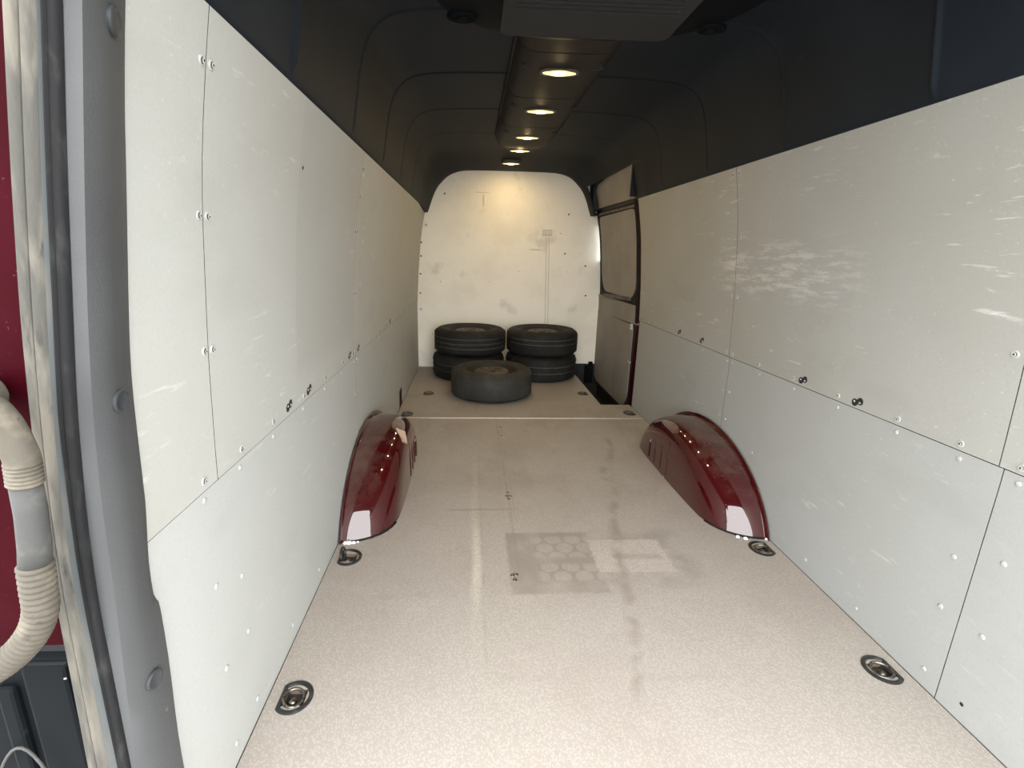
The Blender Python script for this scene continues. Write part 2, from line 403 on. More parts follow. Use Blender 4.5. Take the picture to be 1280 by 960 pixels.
# step well beside the sliding door
b = MB(); b.box(.645, .95, 3.586, 4.835, -.30, -.28); b.box(.642, .655, 3.586, 4.835, -.28, -.019)
b.box(.66, .90, 3.586, 3.60, -.28, -.019); b.box(.93, .95, 3.56, 4.838, -.30, -.12)
sw = tag(b.obj('trim_1', 'matt'), 'black step well inside the side door', 'step', kind='structure')
b = MB()
for k in range(4): b.box(.67+.045*k, .69+.045*k, 3.62, 4.80, -.279, -.272)
b.obj('tread_rib', 'black', sw)

# ------------------------------------------------------------------ walls with their panels
def wall_skin(name, side, y0, y1, label):
    zs = np.linspace(-.12, 1.62, 30); v = []; f = []
    for z in zs:
        for y in (y0, y1): v.append((side*(W(z)+.010), y, z))
        for y in (y0, y1): v.append((side*(W(z)+.040), y, z))
    n = len(zs)
    for i in range(n-1):
        a = 4*i; c = a+4
        f += [(a, a+1, c+1, c), (a+2, c+2, c+3, a+3), (a, c, c+2, a+2), (a+1, a+3, c+3, c+1)]
    f += [(0, 2, 3, 1), (4*n-4, 4*n-3, 4*n-1, 4*n-2)]
    return tag(link(name, mesh(name, v, f, 'skin')), label, 'wall', kind='structure')
def panel(wall, side, y0, y1, z0, z1, m, front, notch=None, th=.005, name='panel'):
    """a sheet that follows the wall; front = how far its face stands inside W(z)"""
    zs = list(np.arange(z0, z1-.02, .06))+[z1]
    ys = [y0, y1]
    if notch:
        ys = [y0, notch[0], notch[1], y1]; zs = sorted(set([z for z in zs if abs(z-notch[2]) > .02]+[notch[2]]))
    v = []; f = []; fm = []; nz_, ny = len(zs), len(ys)
    for k in (0, 1):
        for z in zs:
            for y in ys: v.append((side*(W(z)-front+k*th), y, z))
    I = lambda i, j, k: k*nz_*ny+i*ny+j
    keep = {(i, j) for i in range(nz_-1) for j in range(ny-1) if not (notch and j == 1 and zs[i+1] <= notch[2]+1e-6)}
    for i, j in keep:
        f.append((I(i, j, 0), I(i, j+1, 0), I(i+1, j+1, 0), I(i+1, j, 0))); f.append((I(i, j, 1), I(i+1, j, 1), I(i+1, j+1, 1), I(i, j+1, 1))); fm += [0, 1]
        for d, a, c in (((-1, 0), (i, j), (i, j+1)), ((1, 0), (i+1, j), (i+1, j+1)), ((0, -1), (i, j), (i+1, j)), ((0, 1), (i, j+1), (i+1, j+1))):
            if (i+d[0], j+d[1]) not in keep: f.append((I(*a, 0), I(*c, 0), I(*c, 1), I(*a, 1))); fm.append(1)
    return link(name, mesh(name, v, f, [m, 'edge'], fm=fm, angle=.6), wall)
b = MB().lathe([(.0088, 0), (.0088, .0016), (.0078, .0026), (.0052, .0026), (.0050, .0046), (.0040, .0052), (.0022, .0050), (.0020, .0030), (0, .0030)], 16, mis=[0, 0, 0, 1, 0, 0, 1, 1])
SCREW = b.me('screw', ['screw', 'matt'], angle=.6)
b = MB().lathe([(.0068, 0), (.0066, .0018), (.0045, .0032), (.0020, .0034), (0, .0028)], 14)
RIVET = b.me('rivet', 'rivet', smooth=True)
b = MB().lathe([(.0052, .0008), (0, .0008)], 12); HOLE = b.me('drill_hole', 'matt')
b = MB()
for dx in (-.011, .011):
    b.lathe([(.0125, 0), (.0118, .0012), (.0098, .0012), (.0092, .0009), (0, .0009)], 16, M=Matrix.Translation((dx, .003 if dx > 0 else -.003, 0)))
b.box(-.006, .006, -.0075, .0075, 0, .0010); b.box(-.014, -.009, -.002, .004, .0002, .0024, 1); b.box(.008, .014, -.004, .001, .0002, .0024, 1)
SLOT = b.me('lashing_cutout', ['matt', 'screw'])
def stick(me, name, pan, side, y, z, front, spin=0.0):
    o = link(name, me, pan); sl = (W(z+.02)-W(z-.02))/.04
    n = Vector((-side, 0, sl*1.0)).normalized()       # inward normal
    q = n.to_track_quat('Z', 'Y'); o.rotation_euler = (q.to_matrix() @ Matrix.Rotation(spin, 3, 'Z')).to_euler()
    o.location = Vector((side*(W(z)-front), y, z)) + n*-.0002
    return o
G = .0011
FU, FL = .003, .001
GZ = .0014
wl = wall_skin('wall_left', -1, Y0+.06, Y1+.1, 'left side wall lined with painted grey sheets')
wr = wall_skin('wall_right', 1, .30, 3.545, 'right side wall lined with painted grey sheets')
LUP = [panel(wl, -1, a+G, c-G, SEAM+GZ, 1.50, 'up', FU) for a, c in ((Y0+.03, .944), (.944, 2.144), (2.144, 4.836))]
LLO = [panel(wl, -1, a+G, c-G, .001, SEAM-GZ, 'lo', FL, nt) for a, c, nt in ((Y0+.03, 2.18, None), (2.18, 4.836, (3.47, 3.60, .125)))]
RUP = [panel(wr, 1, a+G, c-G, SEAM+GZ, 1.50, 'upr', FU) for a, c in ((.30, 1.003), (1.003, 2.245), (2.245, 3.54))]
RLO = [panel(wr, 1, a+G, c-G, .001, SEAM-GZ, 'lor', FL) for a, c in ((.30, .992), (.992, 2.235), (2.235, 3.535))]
def pick(ps, edges, y):
    for p_, e in zip(ps, edges):
        if y < e: return p_
    return ps[-1]
eLU, eLL, eRU, eRL = (.944, 2.144, 9), (2.18, 9), (1.003, 2.245, 9), (.992, 2.235, 9)
def rs(): return random.uniform(0, 6)
for y, z in [(.930, 1.399), (.960, 1.402), (.930, 1.160), (.959, 1.160), (.930, .920), (.959, .918), (2.128, .93), (2.162, .93), (2.128, 1.18), (2.162, 1.18), (2.128, 1.42), (2.162, 1.42)]+[(yy, .674) for yy in (.893, 1.054, 1.238, 1.478, 1.708, 1.953, 2.125, 2.165, 2.496, 2.764, 3.02, 3.26, 3.52, 3.80, 4.1, 4.4, 4.7)]:
    stick(SCREW, 'screw', pick(LUP, eLU, y), -1, y, z, FU, rs())
for y, z in [(yy, .634) for yy in (.891, 1.045, 1.237, 1.473, 1.703, 1.948, 2.15, 2.21, 2.5, 2.77, 3.3, 3.9)]+[(.891, .443), (.995, .392), (.992, .247), (.886, .246), (.882, .047), (.993, .05), (2.150, .486), (2.206, .49), (2.15, .335), (2.206, .335), (1.24, .05), (1.5, .05)]:
    stick(RIVET, 'rivet', pick(LLO, eLL, y), -1, y, z, FL, rs())
for y, z in ((1.355, .681), (1.532, .679), (2.241, .678), (2.075, .678), (3.15, .678)):
    stick(SLOT, 'lashing_cutout', pick(LUP, eLU, y), -1, y, z, FU, PI)
stick(HOLE, 'drill_hole', LUP[2], -1, 2.167, 1.316, FU); stick(HOLE, 'drill_hole', LUP[1], -1, 1.456, 1.317, FU)
for y, z in [(1.025, .912), (.98, .912), (1.025, 1.17), (.98, 1.17), (.957, .670), (.84, .67)]+[(yy, .671) for yy in (1.099, 1.287, 1.526, 1.763, 1.994, 2.214, 2.270, 2.524, 2.764, 3.007, 3.243, 3.483)]+[(yy, zz) for zz in (.935, 1.193, 1.455) for yy in (2.219, 2.272)]+[(3.52, .913), (3.52, 1.18)]:
    stick(SCREW, 'screw', pick(RUP, eRU, y), 1, y, z, FU, rs())
for y, z in [(yy, .632) for yy in (.957, 1.096, 1.286, 1.521, 1.753, 1.984, 2.210, 2.262, 2.513, 2.76, 3.01, 3.24)]+[(1.044, .388), (1.041, .243), (1.037, .05), (.937, .441), (.933, .245), (1.279, .045), (1.525, .05), (1.95, .29), (1.771, .043), (2.201, .358), (2.264, .358), (2.264, .484), (2.201, .493), (2.534, .285)]:
    stick(RIVET, 'rivet', pick(RLO, eRL, y), 1, y, z, FL, rs())
stick(HOLE, 'drill_hole', RLO[0], 1, .93, .048, FL)
for y, z in ((1.442, .675), (1.708, .678), (2.535, .682), (2.825, .681), (.62, .67)):
    stick(SLOT, 'lashing_cutout', pick(RUP, eRU, y), 1, y, z, FU, 0.1)

# ------------------------------------------------------------------ bulkhead
prof = [(-1.0, -.4), (1.0, -.4), (1.0, 2.02), (-1.0, 2.02)]
b = MB().extrude(prof, lambda a, c, d: (a, d, c), Y1, Y1+.03)
wf = tag(b.obj('wall_front', 'cream'), 'cream painted bulkhead behind the stacked tyres', 'wall', kind='structure')
bb = MB().lathe([(.022, 0), (.022, .003), (.012, .005), (.012, .010), (.006, .012), (.005, .006), (0, .006)], 18, mis=[0, 0, 0, 0, 1, 1]).me('bulkhead_bolt', ['white', 'matt'], angle=.6)
for x, z in ((-.775, 1.344), (-.833, .57)):
    o = link('bulkhead_bolt', bb, wf); o.location = (x, Y1, z); o.rotation_euler = (PI/2, 0, 0)
hb = MB().lathe([(.008, .0006), (0, .0006)], 10).me('drill_hole', 'matt')
for x, z in ((-.82, 1.187), (-.825, 1.064), (-.832, .90), (-.838, .72), (.552, 1.466), (.535, 1.11), (-.60, 1.62), (.74, 1.0), (.76, .72)):
    o = link('drill_hole', hb, wf); o.location = (x, Y1, z); o.rotation_euler = (PI/2, 0, 0)

# ------------------------------------------------------------------ ceiling lining
PA = [(.80, 1.478), (.778, 1.482), (.767, 1.502), (.750, 1.60), (.735, 1.69), (.713, 1.765), (.683, 1.815), (.64, 1.849), (.58, 1.868), (.46, 1.880), (.25, 1.886), (0, 1.888)]
PB = [(.80, 1.452), (.765, 1.454), (.752, 1.462), (.712, 1.575), (.668, 1.665), (.622, 1.72), (.572, 1.765), (.51, 1.797), (.43, 1.816), (.32, 1.822), (.16, 1.824), (0, 1.825)]
ca = catmull(PA, 4); cb = catmull(PB, 4)
def half(y):
    t = sstep((y-4.15)/(4.82-4.15)); return [a*(1-t)+b_*t for a, b_ in zip(ca, cb)]
RIBS = (1.30, 1.90, 2.50, 3.08, 3.66)
ys = sorted(set([.40, .62, .9, 1.1, 4.0]+list(np.linspace(4.15, 4.835, 10))+[4.68]+[r+d for r in RIBS for d in (-.016, -.009, -.004, 0, .004, .009, .016)]+[1.6, 2.2, 2.8, 3.35, 3.585, 3.9]))
v = []; rows = []
for y in ys:
    h = half(y); full = [(p[0], p[1]) for p in h]+[(-p[0], p[1]) for p in h[-2::-1]]
    k = max([A*math.exp(-((y-r)/wd)**2) for r, A, wd in zip(RIBS, (.009, .005, .0045, .003, .002), (.0075, .005, .0045, .004, .004))])
    row = []
    for i, (x, z) in enumerate(full):
        a = full[max(i-1, 0)]; c = full[min(i+1, len(full)-1)]
        t = Vector((c[0]-a[0], c[1]-a[1])).normalized(); n = Vector((t.y, -t.x))
        if n.dot(Vector((-x, 1.2-z))) < 0: n = -n
        amp = k*sstep((z-1.49)/.03)
        row.append(len(v)); v.append((x+n.x*amp, y, z+n.y*amp))
    rows.append(row)
f = []
for j in range(len(rows)-1):
    yc = (ys[j]+ys[j+1])/2
    for i in range(len(rows[0])-1):
        xc = (v[rows[j][i]][0]+v[rows[j][i+1]][0])/2; zc = (v[rows[j][i]][2]+v[rows[j][i+1]][2])/2
        if 3.585 < yc < 4.68 and xc > 0 and i < 17: continue
        f.append((rows[j][i], rows[j][i+1], rows[j+1][i+1], rows[j+1][i]))
ceil = link('ceiling', mesh('ceiling', v, f, 'liner', smooth=True))
tag(ceil, 'dark grey moulded ceiling lining with raised ribs', 'ceiling', kind='structure')
if sum(p.normal.z for p in ceil.data.polygons) > 0: ceil.data.flip_normals()
s = ceil.modifiers.new('thickness', 'SOLIDIFY'); s.thickness = .012; s.offset = -1
b = MB().box(.735, .985, 3.575, 4.84, 1.775, 1.80); b.box(.738, .94, 4.69, 4.839, 1.50, 1.775); b.box(.965, .985, 3.575, 4.84, 1.40, 1.78)
b.obj('door_header', 'matt', ceil)
v = []
b = MB().extrude([(3.575, 1.500), (3.60, 1.500), (3.60, 1.775), (3.575, 1.775)], lambda y, z, d: (d, y, z), .735, .97)
b.obj('door_header_end', 'liner', ceil)
# roof skin above the lining, keeps daylight out
b = MB().box(-1.0, 1.0, .42, 4.87, 1.93, 1.96); b.box(-1.0, -.80, .62, 4.87, 1.52, 1.93); b.box(.80, 1.0, .32, 3.56, 1.52, 1.93); b.box(.80, 1.0, 3.56, 4.87, 1.82, 1.93)
b.obj('roof_skin', 'skin', ceil)

# ------------------------------------------------------------------ sliding door and its post
def DW(z): return W(z)+.022
def dpanel(name, poly, m, parent, d0=0.0, d1=.012, n=6):
    """outline in (y, z) on the door surface, bent to it by strips"""
    bm = bmesh.new(); vs = [bm.verts.new((DW(z)+d0, y, z)) for y, z in poly]
    bm.faces.new(vs)
    zmin, zmax = min(p[1] for p in poly), max(p[1] for p in poly)
    for k in range(1, n):
        zc = zmin+(zmax-zmin)*k/n
        bmesh.ops.bisect_plane(bm, geom=bm.verts[:]+bm.edges[:]+bm.faces[:], plane_co=(0, 0, zc), plane_no=(0, 0, 1))
    for q in bm.verts: q.co.x = DW(q.co.z)+d0
    r = bmesh.ops.extrude_face_region(bm, geom=bm.faces[:])
    for q in r['geom']:
        if isinstance(q, bmesh.types.BMVert): q.co.x += d1-d0
    bmesh.ops.recalc_face_normals(bm, faces=bm.faces)
    me = bpy.data.meshes.new(name); bm.to_mesh(me); bm.free(); me.materials.append(MT[m])
    return link(name, me, parent)
dr = tag(empty('door_1', (0, 0, 0)), 'grey lined sliding side door with blanked window', 'door', kind='structure')
dpanel('lower_panel', rrect(3.76, 4.86, -.10, .585, [.02, .03, .16, .14]), 'doorp', dr, .004, .012)
dpanel('middle_panel', [(3.68, .60), (4.83, .575), (4.84, .74), (3.67, .74)], 'doorp', dr, .004, .012)
ws = dpanel('window_surround', rrect(3.655, 4.80, .70, 1.478, [.07, .07, .17, .2]), 'rubber', dr, .006, .012)
dpanel('blanking_panel', rrect(3.70, 4.70, .785, 1.435, [.05, .05, .17, .17]), 'doorp', dr, -.004, .005)
dpanel('window_trim', [(3.68, 1.440), (4.70, 1.452), (4.70, 1.468), (3.68, 1.456)], 'rim', dr, -.010, .004)
dpanel('sill_trim', [(3.84, .765), (4.62, .735), (4.62, .765), (3.84, .795)], 'rim', dr, -.012, .004)
dpanel('upper_panel', [(3.62, 1.500), (4.84, 1.515), (4.84, 1.655), (4.70, 1.665), (4.62, 1.70), (3.62, 1.76)], 'doorp', dr, .0, .010)
dpanel('upper_edge', [(3.62, 1.765), (4.62, 1.706), (4.70, 1.672), (4.84, 1.662), (4.84, 1.72), (3.62, 1.775)], 'matt', dr, -.004, .010)
g_ = dpanel('window_pane', [(4.79, 1.05), (4.835, 1.05), (4.835, 1.37), (4.79, 1.37)], 'glass', dr, .004, .007)
b = MB()
for y0_, y1_, z0_, z1_ in ((3.56, 4.79, -.14, 1.80), (4.79, 4.839, -.14, 1.05), (4.79, 4.839, 1.37, 1.80)):
    zs = np.linspace(z0_, z1_, 14)
    for k in range(13):
        xa, xb = DW(zs[k])+.014, DW(zs[k+1])+.014
        b.add([(xa, y0_, zs[k]), (xa, y1_, zs[k]), (xb, y1_, zs[k+1]), (xb, y0_, zs[k+1]), (xa+.03, y0_, zs[k]), (xa+.03, y1_, zs[k]), (xb+.03, y1_, zs[k+1]), (xb+.03, y0_, zs[k+1])],
              [(0, 1, 2, 3), (4, 7, 6, 5), (0, 4, 5, 1), (1, 5, 6, 2), (2, 6, 7, 3), (3, 7, 4, 0)])
b.obj('door_skin', 'matt', dr, fix=False)
b = MB().box(.872, .890, 3.735, 3.765, .555, .60); b.box(.874, .886, 3.70, 3.76, .30, .312); bevel(b.obj('latch', 'screw', dr), .003)
b = MB().box(.79, .872, 4.78, 4.835, -.14, .035); b.box(.80, .85, 4.76, 4.785, -.02, .02); b.box(.83, .868, 4.79, 4.835, .035, .07); bevel(b.obj('roller_bracket', 'black', dr), .005)
MB().box(.656, .93, 4.815, 4.838, -.279, .045).obj('well_end', 'matt', dr)
# red door post at the end of the right wall
zs = np.linspace(-.10, 1.50, 22); b = MB()
for k in range(21):
    a, c = zs[k], zs[k+1]
    wa = .055+.035*sstep((.75-a)/.6); wc = .055+.035*sstep((.75-c)/.6)
    P = lambda z, dx, y: (W(z)+dx, y, z)
    b.add([P(a, .004, 3.547), P(a, .004, 3.547+wa), P(c, .004, 3.547+wc), P(c, .004, 3.547), P(a, .06, 3.547), P(a, .06, 3.547+wa), P(c, .06, 3.547+wc), P(c, .06, 3.547)],
          [(0, 1, 2, 3), (1, 5, 6, 2), (4, 7, 6, 5), (0, 3, 7, 4)])
post = tag(b.obj('trim_2', 'red', fix=False), 'dark red door post at the end of the right wall', 'door post', kind='structure')
b = MB().tube([(W(z)+.012, 3.625+.012*math.sin((z-.5)*3), z) for z in np.linspace(.62, 1.49, 20)], .016, 8); b.obj('post_seal', 'rubber', post, smooth=True)
b = MB().lathe([(.008, 0), (.008, .004), (0, .006)], 12, M=Matrix.Translation((.872, 3.575, .62)) @ Matrix.Rotation(-PI/2, 4, 'Y')); b.obj('post_screw', 'screw', post)

# ------------------------------------------------------------------ wheel arches
def arch(side, label):
    root = tag(empty('wheel_arch', (side*.8635, 2.32, 0)), label, 'wheel arch', 'red wheel arches')
    a, h = .578, .295                       # half length, height
    t0 = math.asin(.10/(h+.10))
    def outline(sc, zc, n=44):
        out = []
        for i in range(n+1):
            t = t0+(PI-2*t0)*i/n            # an ellipse whose centre lies below the floor
            out.append((-a*math.cos(t)/math.cos(t0)*sc, max(0.0, (h+.10)*math.sin(t)-.10)*zc))
        return out
    secs = [(1.0, 1.0, .0), (.997, 1.0, .03), (.987, .999, .06), (.969, .995, .09), (.941, .985, .12), (.903, .968, .148), (.856, .94, .170), (.805, .90, .186), (.745, .845, .198), (.68, .77, .206), (.53, .6, .211), (.3, .3, .214), (.02, .02, .215)]
    v = []; f = []; n = 45
    for sc, zc, dx in secs:
        for yy, zz in outline(sc, zc): v.append((-side*dx, yy, zz))
    for k in range(len(secs)-1):
        for i in range(n-1): f.append((k*n+i, k*n+i+1, (k+1)*n+i+1, (k+1)*n+i))
    o = link('arch_shell', mesh('arch_shell', v, f, 'arch', smooth=True), root)
    # flange against the wall
    v = []; f = []
    for yy, zz in outline(1.0, 1.0):
        l = Vector((yy*.55, zz+.03)).normalized()
        for dx, e in ((.004, 0), (.004, .017), (.009, .017), (.012, .0)): v.append((-side*dx, yy+l.x*e, zz+l.y*e))
    for i in range(n-1):
        for k in range(4): f.append((4*i+k, 4*i+(k+1) % 4, 4*i+4+(k+1) % 4, 4*i+4+k))
    link('flange', mesh('flange', v, f, 'arch'), root)
    # pressed ribs on the inner cheek
    for k in range(4):
        yy = -.02+.085*k; zt = .195-.02*k
        b = MB().tube([(-side*.2125, yy, .020), (-side*.2120, yy, .10), (-side*.205, yy, zt)], .006, 8); b.obj('cheek_rib', 'arch', root, smooth=True)
    # seam sealer along the foot
    pts = [(-side*(dx+.001), yy-.002, .001) for (sc, zc, dx) in secs[:9] for yy in [-a*sc]]
    b = MB().tube(pts, .005, 6); b.obj('foot_seam', 'rubber', root, smooth=True)
    return root
al = arch(-1, 'glossy dark red wheel arch against the left wall')
ar = arch(1, 'glossy dark red wheel arch against the right wall')
for k, (x, y, r) in enumerate(((.025, -.585, .010), (.040, -.585, .012), (.058, -.583, .009), (.072, -.578, .006))):
    MB().lathe([(0, r*.9), (r*.7, r*.6), (r, 0)], 8, M=Matrix.Translation((x, y, .001))).obj('sealant_blob', 'white', al, smooth=True)
for k, (x, y, r) in enumerate(((-.12, -.565, .009), (-.095, -.578, .010), (-.012, -.584, .007))):
    MB().lathe([(0, r*.9), (r*.7, r*.6), (r, 0)], 8, M=Matrix.Translation((x, y, .001))).obj('sealant_blob', 'white', ar, smooth=True)
b = MB().add([(.150, -.06, .284), (.192, -.05, .262), (.206, -.10, .222), (.188, -.125, .236), (.155, -.07, .293), (.199, -.06, .270), (.214, -.11, .228), (.195, -.13, .246)],
             [(0, 1, 2, 3), (4, 7, 6, 5), (0, 4, 5, 1), (1, 5, 6, 2), (2, 6, 7, 3), (3, 7, 4, 0)]); bevel(b.obj('tag', 'tan', al), .002)

# ------------------------------------------------------------------ lashing rings
def dshape(r, flat, n=22):
    """a disc cut straight on its wall side (+x)"""
    t0 = math.acos(flat/r); return [(r*math.cos(t0+(2*PI-2*t0)*i/n), r*math.sin(t0+(2*PI-2*t0)*i/n)) for i in range(n+1)]
def lashing(x, y, side, upright, label):
    root = tag(empty('lashing_ring', (x, y, 0), 0 if side > 0 else PI), label, 'lashing ring', 'lashing rings along the floor edges')
    ks = [(.048, .034, -.0005), (.048, .034, .003), (.045, .031, .0052), (.038, .025, .0045), (.034, .022, -.006), (.026, .016, -.014), (.004, .003, -.015)]
    v = []; f = []; n = 23
    for r, fl, z in ks:
        for px, py in dshape(r, fl): v.append((px, py*1.05, z))
    for k in range(len(ks)-1):
        for i in range(n): f.append((k*n+i, k*n+(i+1) % n, (k+1)*n+(i+1) % n, (k+1)*n+i))
    link('pan', mesh('pan', v, f, 'cup', angle=.8), root)
    b = MB().lathe([(.011, -.0145), (.011, -.009), (.008, -.006), (0, -.005)], 12, M=Matrix.Translation((.004, 0, 0))); b.obj('bolt', 'steel', root, angle=.7)
    N = 20
    if upright:
        pts = [(.020+.004*math.sin(2*PI*i/N), .028*math.cos(2*PI*i/N), .016+.022*math.sin(2*PI*i/N)) for i in range(N+1)]
    else:
        pts = [(.0+.025*math.cos(2*PI*i/N), .028*math.sin(2*PI*i/N), -.001+.003*math.cos(2*PI*i/N)) for i in range(N+1)]
    b = MB().tube(pts, .0042, 8, cap=False); b.obj('ring', 'cup' if upright else 'steel', root, smooth=True)
    b = MB().box(.016, .024, -.012, .012, -.010, .001); bevel(b.obj('hinge_block', 'cup', root), .002)
LBL = ['black recessed lashing ring in the floor nearest the dark rear pillar', 'lashing ring with its loop standing up, behind the left wheel arch',
       'lashing ring at the joint strip by the left wall', 'lashing ring on the front floor board left of the single tyre',
       'black recessed lashing ring nearest the camera by the right wall', 'black lashing ring just behind the right wheel arch',
       'lashing ring at the joint strip near the sliding door post', 'lashing ring on the front floor board beside the step well',
       'lashing ring half hidden beyond the right wheel arch']
for (x, y, s_), l in zip(RINGS, LBL): lashing(x, y, s_, 'standing' in l, l)

# ------------------------------------------------------------------ wheels
def wheel(x, y, z, rz, label, kind, tilt=(0, 0)):
    root = tag(empty('spare_wheel', (x, y, z), rz), label, 'wheel', 'van wheels by the bulkhead')
    root.rotation_euler = (tilt[0], tilt[1], rz)
    R, Wd = .325, .224
    tm = 'tyre_worn' if kind in ('bald',) else 'tyre'
    side = [(.196, .030), (.206, .016), (.222, .012), (.245, .004), (.268, .0), (.290, .006), (.306, .018), (.318, .030)]
    tread = []; mis = []
    gs = {'ribbed': (.072, .113, .154), 'lug': (.085, .141), 'bald': (), 'half': (.113, .154)}[kind]
    zz = .040
    tread.append((R-.002, zz))
    for g in gs:
        tread += [(R, g-.006), (R-.008, g-.004), (R-.008, g+.004), (R, g+.006)]
    tread.append((R, .113)) if not gs else None
    tread.append((R-.002, Wd-.040))
    prof = side+tread+[(r, Wd-z_) for r, z_ in side[::-1]]
    mis = [0]*(len(prof)-1)
    for i in range(len(prof)-1):
        if abs(prof[i][0]-(R-.008)) < 1e-6 and abs(prof[i+1][0]-(R-.008)) < 1e-6: mis[i] = 1
    b = MB().lathe(prof, 72, mis=mis); b.obj('tyre', [tm, 'groove'], root, angle=.9)
    # shoulder lugs
    b = MB(); n = 64
    for k in range(n):
        for top in ((0, 1) if kind in ('lug', 'bald', 'ribbed') else (0,)):
            a0 = 2*PI*(k+.5*top)/n; a1 = a0+2*PI/n*.58; e = .008 if kind == 'lug' else .0030
            zs_ = (.020, .060) if kind == 'lug' else (.020, .034)
            z0_, z1_ = zs_ if not top else (Wd-zs_[1], Wd-zs_[0])
            ri0 = .308 if not top else R-.004; ri1 = R-.004 if not top else .308
            v = []
            for a_ in (a0, a1):
                for r_, zq in ((ri0-.004, z0_), (ri0+e, z0_), (ri1+e, z1_), (ri1-.004, z1_)): v.append((r_*math.cos(a_), r_*math.sin(a_), zq))
            b.add(v, [(0, 1, 2, 3), (4, 7, 6, 5), (1, 5, 6, 2), (2, 6, 7, 3), (0, 4, 5, 1)])
    tag(b.obj('shoulder_tread', tm, root), kind='stuff')
    # sidewall rings
    b = MB().tube([(.262*math.cos(2*PI*i/48), .262*math.sin(2*PI*i/48), Wd-.0025) for i in range(49)], .003, 6, cap=False)
    b.obj('sidewall_bead', tm, root, smooth=True)
    rimp = [(.200, .028), (.204, .016), (.210, .016), (.203, .035), (.180, .045), (.176, Wd-.050), (.196, Wd-.036), (.205, Wd-.020), (.212, Wd-.016), (.210, Wd-.012), (.202, Wd-.014), (.192, Wd-.034), (.172, Wd-.048), (.162, Wd-.060), (.146, Wd-.058), (.137, Wd-.034), (.128, Wd-.026), (.09, Wd-.028), (.06, Wd-.034), (.036, Wd-.034), (.033, Wd-.06), (0, Wd-.06)]
    b = MB().lathe(rimp, 40, mis=[0 if q[0] < .15 else 1 for q in rimp[:-1]]); rim = b.obj('rim', ['rim', 'rim_shade'], root, angle=.8)
    for k in range(6):
        a_ = 2*PI*k/6
        b = MB().lathe([(.011, Wd-.030), (.011, Wd-.0265), (0, Wd-.0262)], 10, M=Matrix.Translation((.085*math.cos(a_), .085*math.sin(a_), 0))); b.obj('bolt_hole', 'matt', rim)
wheel(-.372, 4.510, 0, .4, 'black wheel under the left stack, half hidden by the single wheel', 'lug', )
wheel(-.358, 4.508, .225, 1.1, 'ribbed black wheel lying on top of the left stack', 'ribbed')
wheel(.300, 4.508, 0, 2.0, 'chunky black wheel at the bottom of the right stack', 'lug')
wheel(.302, 4.506, .225, .2, 'smooth black wheel lying on top of the right stack', 'half')
wheel(-.184, 3.872, 0, .7, 'single worn grey wheel lying in front of both stacks', 'bald')

# ------------------------------------------------------------------ ceiling console, lamps, air unit
con = tag(empty('ceiling_console', (0, 3.0, 1.885)), 'long dark lamp console along the middle of the ceiling', 'console')
def seg(y0, y1, endround):
    v = []; f = []; n = 17; rows_ = 9 if endround else 5
    for j in range(rows_):
        t = j/(rows_-1); y = y0+(y1-y0)*t
        hw = .192
        if endround: hw = .192*math.sqrt(max(0.0, 1-max(0, (t-.55)/.45)**2.4))*1.0+.004
        dip = .056-(.030*max(0, (t-.6)/.4)**2 if endround else 0.0)
        for i in range(n):
            u = -1+2*i/(n-1); x = hw*u
            z = 1.886-dip*(1-abs(u)**9)-.004
            v.append((x, y-3.0, z-1.885))
    for j in range(rows_-1):
        for i in range(n-1): f.append((j*n+i, j*n+i+1, (j+1)*n+i+1, (j+1)*n+i))
    return v, f
for k, (a, c, e) in enumerate(((1.80, 2.045, False), (2.055, 2.60, False), (2.61, 3.17, False), (3.18, 3.98, True))):
    v, f = seg(a, c, e); o = link('console_cover', mesh('console_cover', v, f, 'console', smooth=True), con)
    s = o.modifiers.new('thickness', 'SOLIDIFY'); s.thickness = .008; s.offset = 1
    s = o.modifiers.new('crisp', 'EDGE_SPLIT'); s.split_angle = .9
b = MB()
for s_ in (-1, 1): b.tube([(s_*.196, -1.2, -.008), (s_*.196, 0, -.008), (s_*.194, .62, -.008), (s_*.17, .86, -.008), (s_*.10, .97, -.006)], .007, 8)
b.obj('edge_gasket', 'matt', con, smooth=True)
for yy in (-.80, -.25, .30):
    for s_ in (-1, 1):
        b = MB().lathe([(.030, 0), (.028, -.006), (.022, -.007), (.018, -.002), (0, -.002)], 18, M=Matrix.Translation((s_*.135, yy, -.0595)), sy=.75); b.obj('finger_grip', 'matt', con, angle=.7)
    b = MB().box(-.132, -.127, yy+.18, yy+.24, -.0625, -.059); b.obj('cable_slot', 'matt', con)
LP = [(-.005, 2.245, 1.812, 'ceiling lamp nearest the camera, beside the ventilation unit'), (-.004, 2.815, 1.812, 'second lit ceiling lamp counted from the ventilation unit'),
      (-.004, 3.435, 1.815, 'third and middle lit lamp in the row of ceiling lamps'), (-.004, 3.93, 1.828, 'fourth lit ceiling lamp, at the rounded front end of the console'),
      (-.025, 4.50, 1.832, 'smallest-looking lit ceiling lamp, nearest the bulkhead')]
